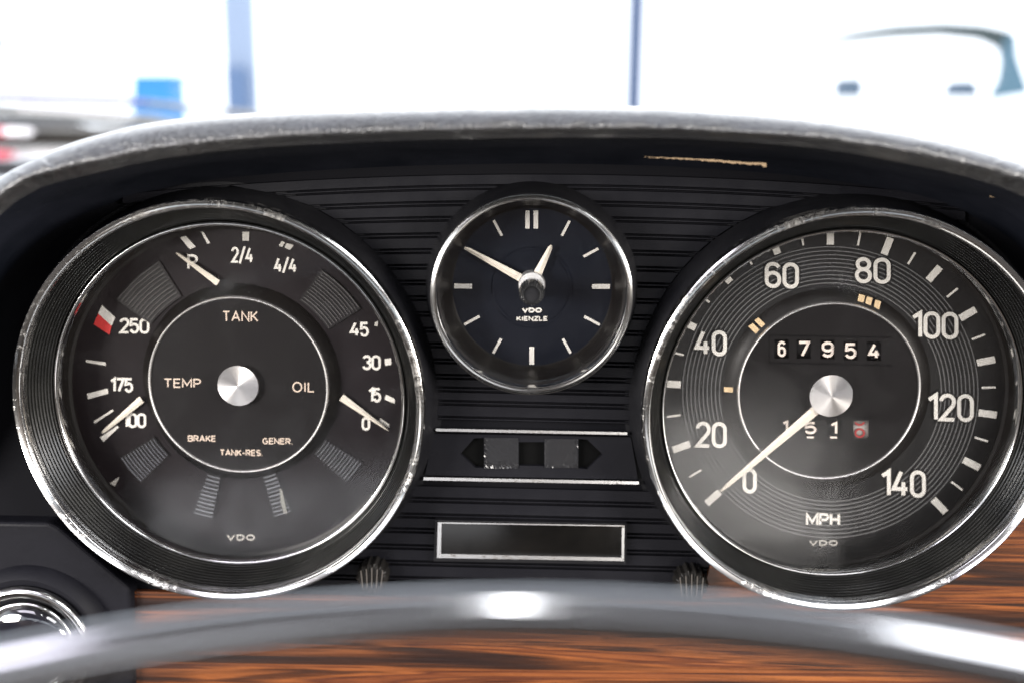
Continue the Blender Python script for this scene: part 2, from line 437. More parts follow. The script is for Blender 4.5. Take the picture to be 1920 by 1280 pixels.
cS = [(-170, 470), (-85, 400), (-25, 358), (40, 313), (150, 262), (300, 226), (500, 209), (700, 202), (850, 199), (1000, 197), (1150, 198), (1300, 203), (1545, 226), (1750, 262), (1870, 295), (1955, 325), (2050, 370), (2140, 440)]
cJ = [(-60, 980), (-60, 760), (-30, 600), (50, 480), (170, 402), (335, 352), (510, 331), (700, 319), (850, 314), (1000, 312), (1150, 314), (1300, 320), (1520, 338), (1710, 372), (1830, 415), (1930, 490), (1985, 620), (2010, 800)]
hood_root = empty('instrument_hood', U(1000, 250, -.02), 'padded black leather hood arching over the three round gauges, torn underneath', 'dashboard hood')
NS = 12
L_, F_, S_, J_ = [catmull(c, NS) for c in (cL, cF, cS, cJ)]
rows = []
wob = random.Random(3)
for i in range(len(L_)):
    l = np.array(U(*L_[i], -.030)); f = np.array(U(*F_[i], -.0345)); s = np.array(U(*S_[i], -.020)); j = np.array(U(*J_[i], YP + .004))
    mid = l * .35 + j * .65 + np.array([0, 0, .002])
    nearl = l * .93 + j * .07 + np.array([0, .0, -.0005])
    lf = (l + f) / 2 + np.array([0, -.0028, -.0002])
    fs_ = f * .5 + s * .5 + np.array([0, -.0035, .0010])
    fs2 = f * .2 + s * .8 + np.array([0, -.0015, .0006])
    b1 = s + np.array([0, .03, -.0015]); b2 = s + np.array([0, .10, -.012]); b3 = s + np.array([0, .26, -.05])
    k1, k2 = wob.gauss(0, 1), wob.gauss(0, 1)           # gathers in the leather along the lip
    lf = lf + np.array([0, .00022 * k1, .00016 * k2]); f = f + np.array([0, .00020 * k2, .00030 * k1]); l = l + np.array([0, 0, .00012 * k2])
    rows.append([j, mid, nearl, l, lf, f, fs_, fs2, s, b1, b2, b3])
mb = MB(); nc = len(rows[0]); vs = [p for r in rows for p in r[2:]]; nc -= 2
fs = [(i * nc + k, i * nc + k + 1, (i + 1) * nc + k + 1, (i + 1) * nc + k) for i in range(len(rows) - 1) for k in range(nc - 1)]
mb.add(vs, fs)
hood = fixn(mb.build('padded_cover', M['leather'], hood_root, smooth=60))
lv = [p for r in rows for p in r[:3]]
lm = MB(); lm.add(lv, [(i * 3 + k, i * 3 + k + 1, (i + 1) * 3 + k + 1, (i + 1) * 3 + k) for i in range(len(rows) - 1) for k in range(2)])
fixn(lm.build('shaded_underside', M['under_shade'], hood_root, smooth=60))  # underside split off so its shade can be coloured in
ss = hood.modifiers.new('smooth', 'SUBSURF'); ss.levels = 2; ss.render_levels = 2
# tear with pale foam along the inner underside
def sliver(name, top, bot, Yt, m, parent):
    mb = MB(); n = len(top)
    vs = [U(p[0], p[1], Yt) for p in top] + [U(p[0], p[1], Yt) for p in bot]
    bk = [(v[0], v[1] + .0012, v[2]) for v in vs]
    fs = [(i, n + i, n + i + 1, i + 1) for i in range(n - 1)]
    fs += [(i, i + 1, 2 * n + i + 1, 2 * n + i) for i in range(n - 1)] + [(n + i, 3 * n + i, 3 * n + i + 1, n + i + 1) for i in range(n - 1)]
    mb.add(list(vs) + bk, fs); return fixn(mb.build(name, m, parent))
rt = random.Random(5)
xs = [1208 + (1437 - 1208) * k / 46 for k in range(47)]
top = [(x, 294 + (x - 1208) * .045 + (2 if x > 1340 else 0) * min(1, (x - 1340) / 60) + rt.uniform(-.5, .5)) for x in xs]
bot = [(x, t[1] + .6 + 3.0 * min(1, (x - 1208) / 160) + (4.5 if x > 1428 else 0) + rt.uniform(-1.0, 1.2)) for x, t in zip(xs, top)]
sliver('torn_foam_edge', top, bot, -.0105, M['foam'], hood_root)
mb = MB(); plate(mb, [(1857, 363), (1866, 361), (1874, 366), (1868, 371), (1859, 370)], -.012, .001); mb.build('foam_chip', M['foam'], hood_root)

# ================================================================ ribbed panel
panel = empty('ribbed_instrument_panel', U(1000, 700, YP), 'ribbed black plastic panel filling the space around the clock and gauges', 'instrument panel')
def lev(px, y):     # slight arch at the top, slight tilt lower down
    k = min(1, max(0, (y - 340) / 400.0))
    return y + (1 - k) * 9.5 * ((px - 1000) / 390.0) ** 2 + k * .024 * (px - 1000)
def strip(mb, y0, y1, Yf, th, xa, xb, n=14, bev=1.2):
    """long bar of picture height y0..y1 with chamfered long edges"""
    prof = [(y0, Yf + th), (y0, Yf + th * .35), (y0 + bev, Yf), (y1 - bev, Yf), (y1, Yf + th * .35), (y1, Yf + th)]
    vs = []
    for i in range(n + 1):
        px = xa + (xb - xa) * i / n
        for (py, Y) in prof: vs.append(U(px, lev(px, py), Y))
    q = len(prof)
    fs = [(i * q + k, (i + 1) * q + k, (i + 1) * q + k + 1, i * q + k + 1) for i in range(n) for k in range(q - 1)]
    fs += [tuple(range(q)), tuple(n * q + k for k in reversed(range(q)))]
    return mb.add(vs, fs)
# openings for the three round instruments, as circles on the panel plane
def opening(box_, extra):
    x, z, R = circ(*box_, 0.0); R += extra
    lp = []
    for k in range(72):
        a = 2 * PI * k / 72; P = np.array([x + R * math.cos(a), YP, z + R * math.sin(a)]) - CAM
        d = P @ FWD; lp.append((960 + FPX * (P @ RGT) / d, 640 - FPX * (P @ UPV) / d))
    return lp
HOLES = [opening((20, 802, 378, 1118), .0016), opening((805, 1188, 363, 738), .0016), opening((1197, 2000, 393, 1137), .0016)]
def chord(h, y):
    xs_ = []
    for i in range(len(h)):
        p, q = h[i], h[(i + 1) % len(h)]
        if (p[1] - y) * (q[1] - y) <= 0 and p[1] != q[1]: xs_.append(p[0] + (q[0] - p[0]) * (y - p[1]) / (q[1] - p[1]))
    return (min(xs_), max(xs_)) if len(xs_) >= 2 else None
HC = [tuple(np.mean(np.array(h), 0)) for h in HOLES]
def rib_pieces(y0, y1, xa, xb):
    """intervals of the rib between the openings, each end a function of height"""
    cuts = [(h, c) for h, c in zip(HOLES, HC) if any(chord(h, lev(c[0], y)) for y in (y0, y1))]
    ends = []
    def side(h, c, k): return lambda y: (lambda ch: ch[k] if ch else c[0])(chord(h, lev(c[0], y)))
    left = lambda y: xa
    for h, c in cuts:
        ends.append((left, side(h, c, 0))); left = side(h, c, 1)
    ends.append((left, lambda y: xb)); return ends
def strip2(mb, y0, y1, Yf, th, ea, eb, bev):
    prof = [(y0, Yf + th), (y0, Yf + th * .35), (y0 + bev, Yf), (y1 - bev, Yf), (y1, Yf + th * .35), (y1, Yf + th)]
    n = 12; q = len(prof); vs = []
    for i in range(n + 1):
        for (py, Y) in prof:
            A, B = ea(py), eb(py); px = A + (max(B, A + .5) - A) * i / n; vs.append(U(px, lev(px, py), Y))
    fs = [(i * q + k, (i + 1) * q + k, (i + 1) * q + k + 1, i * q + k + 1) for i in range(n) for k in range(q - 1)]
    fs += [tuple(range(q)), tuple(n * q + k for k in reversed(range(q)))]
    return mb.add(vs, fs)
mb = MB(); plate(mb, [(-260, 760), (-90, 620), (-40, 500), (60, 412), (200, 340), (350, 318), (1000, 304), (1650, 318), (1780, 350), (1900, 420), (2000, 540), (2150, 700), (2300, 900), (2300, 1380), (-260, 1380)], YP + .0016, .001, holes=[h[::-1] for h in HOLES]); fixn(mb.build('backing', M['panel_back'], panel))
ys = [324, 353, 383, 412, 443, 473, 503, 533, 563, 593, 623, 652, 682, 711, 735, 760, 790]
ys2 = [912, 943, 973, 1001, 1032, 1062, 1092, 1120]
for seq in (ys, ys2):
    for a, b in zip(seq[:-1], seq[1:]):
        for ea, eb in rib_pieces(a, b, 230 if b < 700 else 560, 1810 if b < 700 else 1500):
            ym = (a + b) / 2
            if eb(ym) - ea(ym) < 12: continue
            mb = MB(); strip2(mb, a + 2.2, b - 6.2, YP, .0026, ea, eb, 1.6)
            strip2(mb, b - 4.6, b + .4, YP + .0003, .0022, ea, eb, 1.4)
            fixn(mb.build('rib', M['panel'], panel))

# ---- switchless arrow strip between the two bright bars
arrow = empty('turn_signal_strip', U(1000, 852, YP), 'black strip with two arrow windows and a square between two thin bright bars', 'indicator strip')
mb = MB()
AL = [(863, 850), (889, 821), (907, 820), (907, 876), (891, 876)]
SQ = [(973, 828), (1020, 828), (1020, 873), (973, 872)]
AR = [(1085, 822), (1101, 823), (1130, 851), (1101, 879), (1085, 877)]
plate(mb, [(812, 812), (1183, 819), (1196, 898), (797, 890)], YP - .0004, .0022, holes=[AL[::-1], SQ[::-1], AR[::-1]])
fixn(mb.build('face_plate', M['panel'], arrow))
def grow(p, k):
    c = np.mean(np.array(p, dtype=float), 0); return [tuple(c + (np.array(q) - c) * k) for q in p]
for nm, q in (('arrow_window', AL), ('square_window', SQ), ('arrow_window', AR)):
    mb = MB(); plate(mb, grow(q, 1.1), YP + .0012, .0008); mb.build(nm, M['arrow'], arrow)
def film(x0, x1, y0, y1, seed):
    r = random.Random(seed); n, mrows = 22, 16; vs = []
    for i in range(n + 1):
        for j in range(mrows + 1):
            u, v = i / n, j / mrows
            amp = .000006 + (.0011 * max(0, v - .80) + .0012 * max(0, .10 - u)) * (1 if seed == 1 else .25) + (.0006 * max(0, u - .86) if seed == 2 else 0)
            p = U(x0 + (x1 - x0) * u, y0 + (y1 - y0) * v + r.uniform(-1, 1) * .8, YP - .0006)
            vs.append((p[0], p[1] - abs(r.gauss(0, 1)) * amp, p[2]))
    fs = [(i * (mrows + 1) + j, (i + 1) * (mrows + 1) + j, (i + 1) * (mrows + 1) + j + 1, i * (mrows + 1) + j + 1) for i in range(n) for j in range(mrows)]
    mb = MB(); mb.add(vs, fs)
    return fixn(mb.build('peeling_film', M['film'], arrow))
M['film'] = mat('scratched_clear_film', (.008, .008, .009), .24, spec=.4)
bump(M['film'], noise(M['film'], 700, 5, .7), .05, .0002)
film(908, 972, 820, 877, 1); film(1021, 1084, 822, 876, 2)
def bar3(path, wd, Yf, th, m, name, parent):
    mb = MB(); L, R = offset_path(path, wd, False); n = len(path)
    vs = [U(q[0], q[1], Yf + th) for q in L] + [U(q[0] * .75 + c[0] * .25, q[1] * .75 + c[1] * .25, Yf) for q, c in zip(L, path)] + \
         [U(q[0] * .75 + c[0] * .25, q[1] * .75 + c[1] * .25, Yf) for q, c in zip(R, path)] + [U(q[0], q[1], Yf + th) for q in R]
    fs = [(k * n + i, k * n + i + 1, (k + 1) * n + i + 1, (k + 1) * n + i) for k in range(3) for i in range(n - 1)]
    fs += [(0, n, 2 * n, 3 * n), (n - 1, 4 * n - 1, 3 * n - 1, 2 * n - 1)]
    mb.add(vs, fs); return fixn(mb.build(name, m, parent))
def seg(a, b, n=12, jit=0): return [(a[0] + (b[0] - a[0]) * k / n, a[1] + (b[1] - a[1]) * k / n) for k in range(n + 1)]
bar3(seg((817, 805), (1176, 812)), 6.5, YP - .0022, .002, M['chrome_trim'], 'bright_bar', arrow)
bar3(seg((794, 896.5), (1198, 904.5)), 7.5, YP - .0022, .002, M['chrome_trim'], 'bright_bar', arrow)

# ---- rectangular warning lamp window
wl = empty('warning_lamp_window', U(996, 1014, YP), 'smoked rectangular lamp window in a thin worn chrome frame', 'lamp window')
Yw = YP - .0028
FO = [(821, 978), (1171, 984), (1170, 1051), (819, 1045)]
FI = [(828, 980.5), (1166, 986), (1165.5, 1044.5), (826.5, 1037.5)]
mb = MB(); plate(mb, [(816, 974), (1175, 981), (1174, 1057), (813, 1051)], YP - .0016, .003); mb.build('housing', M['rubber'], wl)
mb = MB(); plate(mb, FO, Yw, .0012, holes=[FI[::-1]]); fixn(mb.build('chrome_frame', M['chrome_trim'], wl))
mb = MB(); plate(mb, grow(FI, 1.004), YP - .0017, .0002)
mb.build('smoked_pane', M['smoked'], wl)

# ================================================================ big gauges
def bezel_profile(cx, cz, R, w):
    """chrome ring: bright outer lip, slightly dished flat band, raised inner lip"""
    pts = [(1.00, .0035), (1.00, .0004), (.98, -.0005), (.93, -.0009), (.86, -.0010), (.80, -.0008), (.55, -.0003), (.32, .0001), (.24, -.0002), (.16, -.0006), (.08, -.0004), (.02, .0002), (.0, .0012), (.0, .0035)]
    return [(y, R - w + w * k, cx, cz) for k, y in pts]
def lerp(a, b, t): return a + (b - a) * t

def big_gauge(root, outer, inner, dialbox, wpx=18, tpx=8):
    s = DC / FPX
    ox, oz, oR = circ(*outer, 0.0); ix, iz, iR = circ(*inner, YT); dx, dz, dR = circ(*dialbox, YD)
    bw = wpx * s
    mb = MB(); lathe(mb, bezel_profile(ox, oz, oR, bw), 200, closed=True)
    fixn(mb.build('chrome_bezel', M['chrome'], root, smooth=40))
    mb = MB(); lathe(mb, [(.0028, oR - .0004, ox, oz), (.0045, oR + .0006, ox, oz), (.009, oR + .0016, ox, oz), (YP + .0012, oR + .0026, ox, oz), (YP + .0012, oR + .0036, ox, oz)], 160)
    fixn(mb.build('rubber_collar', M['rubber'], root, smooth=40))
    # stepped cone, 9 turned grooves
    prof = []; n = 9; Ra, Rb = oR - bw + .0002, iR
    for k in range(n):
        t0, t1 = k / n, (k + 1) / n
        for (t, d) in ((t0, 0), (lerp(t0, t1, .50), -.0001), (lerp(t0, t1, .70), .0009)):
            prof.append((lerp(.0022, YT, t) + d, lerp(Ra, Rb, t), lerp(ox, ix, t), lerp(oz, iz, t)))
    prof.append((YT, Rb, ix, iz))
    mb = MB(); lathe(mb, prof, 200); fixn(mb.build('grooved_cone', M['cone'], root, smooth=25))
    # inner bright ring
    w2 = tpx * s; prof = [(YT + .0002 - .0013 * math.sin(math.radians(a)), iR - w2 / 2 + w2 / 2 * math.cos(math.radians(a)), ix, iz) for a in range(0, 181, 20)] + [(YT + .0015, iR - w2, ix, iz), (YT + .0015, iR, ix, iz)]
    mb = MB(); lathe(mb, prof, 180, closed=True); fixn(mb.build('inner_ring', M['chrome_lite'], root, smooth=40))
    # black wall down to the dial
    mb = MB(); lathe(mb, [(YT + .0012, iR - w2 * .9, ix, iz), (lerp(YT, YD, .45), lerp(iR, dR, .35), lerp(ix, dx, .5), lerp(iz, dz, .5)), (YD - .0008, dR + .0007, dx, dz), (YD - .0004, dR - .0002, dx, dz), (YD + .0005, dR - .0003, dx, dz)], 160)
    fixn(mb.build('dial_surround', M['wall'], root, smooth=50))
    mb = MB(); disc(mb, YT + .0010, iR - w2 * .7, ix, iz, 128)
    mb.build('glass', M['glass'], root)
    return (dx, dz, dR), (ix, iz, iR)

def hub(root, box_, Yb, h, m=None):
    cx, cz, R = circ(*box_, Yb - h)
    mb = MB(); lathe(mb, [(Yb, R, cx, cz), (Yb - h * .86, R, cx, cz), (Yb - h * .93, R * .985, cx, cz), (Yb - h * 1.10, R * .02, cx, cz)], 96)
    disc(mb, Yb - h * 1.1001, R * .02, cx, cz, 96)
    return fixn(mb.build('hub_cap', m or M['hub'], root, origin=(cx, Yb - h, cz), smooth=25))

def inner_disc(root, box_, skirt, h, wpx=5, windows=()):
    """plain centre cap raised h above the dial, bright rim, sloping black skirt down to the dial"""
    Yc_ = YD - h
    cx, cz, R = circ(*box_, Yc_); s = (DC + Yc_) / FPX; ax, az, aR = circ(*skirt, YD)
    lp = []
    for k in range(96):
        a = 2 * PI * k / 96; P = np.array([cx + (R - wpx * s * .5) * math.cos(a), Yc_, cz + (R - wpx * s * .5) * math.sin(a)]) - CAM
        dd = P @ FWD; lp.append((960 + FPX * (P @ RGT) / dd, 640 - FPX * (P @ UPV) / dd))
    mb = MB(); plate(mb, lp, Yc_, .0004, holes=[w_[::-1] for w_ in windows]); d = fixn(mb.build('centre_disc', M['disc'], root))
    w_ = wpx * s
    prof = [(Yc_ - .0001 - .0007 * math.sin(math.radians(a)), R - w_ / 2 + w_ / 2 * math.cos(math.radians(a)), cx, cz) for a in range(0, 181, 30)] + [(Yc_ + .001, R - w_, cx, cz), (Yc_ + .001, R, cx, cz)]
    mb = MB(); lathe(mb, prof, 160, closed=True); fixn(mb.build('disc_rim', M['chrome_thin'], root, smooth=50))
    mb = MB(); lathe(mb, [(Yc_ + .0006, R - w_ * .3, cx, cz), (lerp(Yc_, YD, .35), lerp(R, aR, .25), lerp(cx, ax, .35), lerp(cz, az, .35)), (lerp(Yc_, YD, .8), lerp(R, aR, .75), lerp(cx, ax, .8), lerp(cz, az, .8)), (YD + .0002, aR, ax, az)], 160)
    fixn(mb.build('cap_skirt', M['wall'], root, smooth=60))
    return d, (ax, az, aR)

def annulus(mb, Y, cx, cz, r0, r1, th=.0006, seg=160):
    lathe(mb, [(Y + th, r0, cx, cz), (Y, r0, cx, cz), (Y, r1, cx, cz), (Y + th, r1, cx, cz)], seg)

def quad(name, pts, Y, m, parent, th=.0002, label=None):
    mb = MB(); plate(mb, pts, Y - th, th); return fixn(mb.build(name, m, parent, label=label))

def needle(name, base, tip, wb, wt, Y0, Y1, m, parent):
    """tapered pointer with a raised middle ridge, base to tip in picture points"""
    b = np.array(base, dtype=float); t = np.array(tip, dtype=float); d = (t - b) / np.linalg.norm(t - b); n = np.array([-d[1], d[0]])
    st = [(0, wb), (.5, (wb + wt) / 2), (.93, wt * 1.05), (1, wt * .45)]
    vs = []
    for (k, w_) in st:
        c = b + (t - b) * k; Y = lerp(Y0, Y1, k)
        vs += [U(*(c + n * w_ / 2), Y), U(*c, Y - .00045), U(*(c - n * w_ / 2), Y), U(*c, Y + .0003)]
    fs = []
    for i in range(3):
        for k in range(4):
            l = (k + 1) % 4; fs.append((i * 4 + k, i * 4 + l, i * 4 + 4 + l, i * 4 + 4 + k))
    fs += [(0, 1, 2, 3), (15, 14, 13, 12)]
    mb = MB(); mb.add(vs, fs); return fixn(mb.build(name, m, parent))

def pol(c, r, a, ry=None):
    ry = ry or r
    return (c[0] + r * math.cos(math.radians(a)), c[1] - ry * math.sin(math.radians(a)))

# ---------------------------------------------------------------- left: combination gauge
cg = empty('combination_gauge', U(411, 748, YP), 'round fuel, temperature and oil gauge with chrome bezel left of the clock', 'gauge')
(dx, dz, dR), _ = big_gauge(cg, (20, 802, 378, 1118), (101, 762, 415, 1056), (141, 752, 422, 1040), tpx=10)
idc, (kx, kz, kR) = inner_disc(cg, (277, 618, 557, 883), (268, 640, 530, 894), .0042)
mb = MB(); annulus(mb, YD, dx, dz, kR * .88, dR + .0002)
dial = fixn(mb.build('dial_plate', M['dial'], cg))
C0 = (447, 723)
YM = YD - .00015
quad('tick', [(337.5, 446), (348, 442.5), (367, 463), (356, 468)], YM, M['mark'], dial)
quad('tick', [(376.5, 435), (381, 435), (394, 456), (389, 458)], YM, M['mark'], dial)
quad('tick', [(454.5, 435), (467, 435), (467, 452), (454.5, 452)], YM, M['mark_dim'], dial)
quad('tick', [(528, 452.5), (535, 455), (529, 464), (522.5, 461)], YM, M['mark_dim'], dial)
quad('tick', [(537.5, 456), (550.6, 460), (544, 469), (533, 465)], YM, M['mark_dim'], dial)
quad('tick', [(161, 674), (198, 679), (198, 685), (161, 678.5)], YM, M['mark'], dial)
quad('tick', [(163, 737.5), (201.6, 727.5), (203, 737), (165, 747.5)], YM, M['mark'], dial)
quad('tick', [(175.6, 789), (211, 766.6), (212.5, 770), (177.5, 793)], YM, M['mark'], dial)
quad('tick', [(187.5, 819), (219, 797), (223, 800), (194, 827.5)], YM, M['mark'], dial)
quad('tick', [(721, 673), (733, 671), (734, 683), (722, 685)], YM, M['mark'], dial)
quad('tick', [(723.5, 739), (740.6, 747), (739.7, 755.6), (721, 748.4)], YM, M['mark'], dial)
quad('tick', [(713, 783), (730.6, 795), (728, 801.6), (711, 789)], YM, M['mark_dim'], dial)
quad('tick', [(703, 604), (709, 602.5), (708, 612), (701.6, 611)], YM, M['mark_dim'], dial)
quad('white_mark', [(191, 573), (216, 595.6), (209, 611), (184, 588)], YM, M['mark'], dial, label='white half of the overheating mark')
quad('red_mark', [(184, 588.3), (209, 611.3), (205, 627.5), (175.6, 608)], YM, M['red'], dial, label='red half of the overheating mark')
for s_, a, b, c, d, wd in (('P', 351, 371, 477, 506, 4.6), ('2/4', 433.5, 475.5, 463, 493, 4.2), ('4/4', 514, 557, 483, 511, 4.2), ('250', 224, 280, 596, 625, 4.6), ('175', 206, 250, 707, 734.5, 4.6),
                           ('100', 229, 274, 773, 801, 4.6), ('45', 656, 692, 603, 631, 4.6), ('30', 679, 714, 665, 693, 4.6), ('15', 690, 715, 726, 753.5, 4.6), ('0', 678, 694, 781, 806, 4.4)):
    text('numeral', s_, a, b, c, d, wd, YM, M['mark'], dial, gap=.17, tilt=.02)
text('lettering', 'VDO', 425, 478, 1001, 1012.5, 2.6, YM, M['mark_dim'], dial, gap=.28)
YL = YD - .0042 - .00012
for s_, a, b, c, d, wd in (('TANK', 417, 484, 583, 603, 2.6), ('TEMP', 307, 377, 708.5, 726, 2.6), ('OIL', 548, 590, 715, 734.5, 2.6), ('BRAKE', 352, 405, 815, 827, 2.3), ('GENER.', 492, 549, 820, 832, 2.3), ('TANK-RES.', 412, 493, 841.5, 853.5, 2.3)):
    text('lettering', s_, a, b, c, d, wd, YL, M['letter'], idc, gap=.24, tilt=.01)
# ribbed blocks between the scales
M['block'] = dusty('ribbed_block_plastic', (.010, .009, .010), .35, (.015, .014, .015), bs=0, spec=.3)
M['ridge'] = mat('block_ridge', (.10, .095, .092), .4)
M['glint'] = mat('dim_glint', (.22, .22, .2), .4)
M['lensrib'] = mat('frosted_lamp_rib', (.13, .135, .155), .2, 0, .9)
def wedge(a0, a1, r0, r1, n, m1, m2, nm, cx=0, ri=1.3):
    pts = [pol(C0, r1, a0 + (a1 - a0) * k / 8, r1 * .965) for k in range(9)] + [pol(C0, r0, a1 + (a0 - a1) * k / 8, r0 * .965) for k in range(9)]
    mb = MB(); plate(mb, pts, YD - .0006, .0006); b = fixn(mb.build(nm, m1, cg))
    mb = MB()
    for k in range(n):
        r = r0 + (r1 - r0) * (k + .6) / n
        ribbon(mb, [pol(C0, r + (2.2 * math.sin(PI * j / 10) if ri > 2 else 0), lerp(a0, a1, .04 + .92 * j / 10), r * .965) for j in range(11)], ri * (1 if k % 2 else .7), YD - .0009, .0003)
    mb.build('ridges', m2, b)
    return b
wedge(144, 121.5, 203, 284, 11, M['block'], M['ridge'], 'ribbed_block')
wedge(55.5, 33, 201, 274, 12, M['block'], M['ridge'], 'ribbed_block')
wedge(212, 226, 186, 262, 12, M['block'], M['lensrib'], 'ribbed_lamp_lens')
wedge(317, 327.5, 192, 276, 13, M['block'], M['lensrib'], 'ribbed_lamp_lens')
wedge(251, 259.5, 178, 262, 11, M['block'], M['lensrib'], 'ribbed_lamp_lens', ri=2.2)
wedge(284.5, 292.5, 180, 264, 11, M['block'], M['lensrib'], 'ribbed_lamp_lens', ri=2.2)
quad('lamp_glint', [(524, 914), (529, 918), (534, 940), (539, 963), (532, 962), (526, 940)], YD - .0010, M['glint'], cg, label='painted curved highlight beside a ribbed lamp lens')  # highlight by the lens modelled as a pale flat sliver
quad('marker', [(206, 905), (224, 893), (215, 911)], YM, M['mark_dim'], dial)
needle('pointer', (409, 531), (330, 474), 12, 4.5, YD - .0018, YD - .0018, M['needle'], cg)
needle('pointer', (265.5, 748), (191, 811), 14, 6, YD - .0014, YD - .0016, M['needle'], cg)
needle('pointer', (640, 744), (728.5, 806.5), 14, 3.5, YD - .0014, YD - .0016, M['needle'], cg)
hub(cg, (407.5, 484.5, 685, 761), YD - .0042, .0022)

# ---------------------------------------------------------------- right: speedometer
sp = empty('speedometer', U(1600, 763, YP), 'round speedometer in miles per hour with odometer and chrome bezel', 'speedometer')
(dx, dz, dR), _ = big_gauge(sp, (1197, 2000, 393, 1137), (1239, 1917, 428, 1077), (1238, 1880, 424, 1058))
def cell(x0, x1, y0, y1): return [(x0, y0), (x1, y0), (x1, y1), (x0, y1)]
ODO = [cell(cx_ - 14, cx_ + 13, cy_ - 18, cy_ + 18) for cx_, cy_ in ((1466, 654), (1507.5, 654), (1552, 655), (1595.3, 657.5), (1639, 658))]
TRIP = [cell(cx_ - 15, cx_ + 14, 786.5, 822) for cx_ in (1473, 1521, 1564.5)] + [cell(1600, 1629, 788, 822.5)]
ids, (kx, kz, kR) = inner_disc(sp, (1381, 1727, 567, 896), (1355, 1745, 537, 918), .0028, windows=ODO + TRIP)
mb = MB(); annulus(mb, YD, dx, dz, kR * .88, dR + .0002)
sdial = fixn(mb.build('dial_plate', M['dial_speedo'], sp))
C1 = (1557, 735)
mb = MB()
for k in range(10):
    r = 277 - 7.65 * k
    ribbon(mb, [pol(C1, r, 360 * j / 160, r * .982) for j in range(160)], 1.7, YD, .0002, True, lift=.00022)
mb.build('turned_lines', M['thin_line'], sdial)
maj = [222.4, 200.4, 177, 154.1, 131.8, 110.5, 90, 69, 49.2, 30, 11.5, -7.9, -27.2, -46.6]
YS = YD - .0003
for i, a in enumerate(maj):
    def rq(a, hw, r0, r1):
        da0 = math.degrees(hw / r0); da1 = math.degrees(hw / r1)
        return [pol(C1, r1, a + da1, r1 * .982), pol(C1, r1, a - da1, r1 * .982), pol(C1, r0, a - da0, r0 * .982), pol(C1, r0, a + da0, r0 * .982)]
    quad('tick', rq(a, 6.6, 281, 315), YS, M['mark'], sdial)
    if i < 13: quad('tick', rq((a + maj[i + 1]) / 2, 1.9, 284, 310), YS, M['mark'], sdial)
M['shade'] = M['dial_speedo']
for s_, a, b, c, d in (('20', 1304, 1363, 789, 838), ('40', 1302, 1363, 618, 666), ('60', 1434, 1498, 491, 540), ('80', 1603, 1670, 482, 531), ('100', 1709, 1797, 583, 634), ('120', 1738.5, 1826, 736, 788), ('140', 1651, 1736, 879, 930), ('0', 1392, 1419, 876, 924)):
    text('numeral_surround', s_, a - 2.6, b + 2.6, c - 2.6, d + 2.6, 12.2, YS - .00012, M['dial_speedo'], sdial, gap=.2, tilt=.03)
    text('numeral', s_, a, b, c, d, 7.0, YS - .0003, M['mark'], sdial, gap=.2, tilt=.03)
text('lettering', 'MPH', 1511, 1575, 961, 985, 4.6, YS - .0003, M['mark'], sdial, gap=.22)
text('lettering', 'VDO', 1517, 1571, 1011.5, 1022.5, 2.8, YS, M['mark_dim'], sdial, gap=.28)
YA = YD - .0016
for q in ([(1403, 612), (1411.6, 606), (1427, 621), (1418.5, 627.5)], [(1414.6, 601), (1422, 595.5), (1436.5, 609.4), (1428, 614.5)], [(1357.5, 725), (1380, 725.5), (1380, 735.5), (1357.5, 734)],
          [(1611, 551.5), (1622.5, 554.5), (1618, 571), (1607.7, 566)], [(1626, 556), (1636.5, 559), (1632, 575), (1621.7, 572)], [(1641.5, 562), (1652, 565.5), (1648, 582.7), (1638, 580)]):
    quad('gear_mark', q, YA, M['cream'], sp)
# odometer and trip counter
YO = YD - .0028
def counter(slot, cells, nm):
    mb = MB(); plate(mb, slot, YO - .00015, .00012, holes=[c_[::-1] for c_ in cells]); c = fixn(mb.build(nm, M['disc'], sp))
    mb = MB(); ribbon(mb, seg(slot[0], slot[1], 2), 2.0, YO - .00016, .0003, lift=.0003); ribbon(mb, seg(slot[3], slot[2], 2), 2.0, YO - .00016, .0003, lift=.0003)
    mb.build('slot_edge', M['odo'], c)
    return c
def drum(q, m, label=None):
    """number drum: a horizontal cylinder whose front shows through the window q"""
    (x0, y0), (x1, y1) = q[0], q[2]; Yd = YO + .0007
    a, b = U(x0 - 1, (y0 + y1) / 2, Yd), U(x1 + 1, (y0 + y1) / 2, Yd); Rd = abs(U(x0, y0, Yd)[2] - U(x0, y1, Yd)[2]) * .74
    vs = []; n = 20
    for k in range(n + 1):
        t = -PI / 2 + PI * k / n
        vs += [(a[0], Yd + Rd - Rd * math.cos(t), a[2] + Rd * math.sin(t)), (b[0], Yd + Rd - Rd * math.cos(t), a[2] + Rd * math.sin(t))]
    mb = MB(); mb.add(vs, [(2 * k, 2 * k + 1, 2 * k + 3, 2 * k + 2) for k in range(n)])
    return fixn(mb.build('number_roller', m, sp, smooth=60, label=label))
YF = YO + .0005
counter([(1443, 629), (1673, 633), (1673, 685), (1443, 680)], ODO, 'odometer')
for q, (ch, cx, cy, wd_, st) in zip(ODO, (('6', 1466, 654, 15.5, 4.4), ('7', 1507.5, 654, 23, 4.8), ('9', 1552, 655, 23, 5), ('5', 1595.3, 657.5, 22.5, 5), ('4', 1639, 658, 23, 5))):
    o = drum(q, M['odo'])
    text('digit', ch, cx - wd_ / 2, cx + wd_ / 2, cy - 14.7, cy + 14.7, st, YF, M['odo_digit'], o, gap=0)
counter([(1452, 779), (1637, 782), (1637, 833), (1452, 829)], TRIP, 'trip_counter')
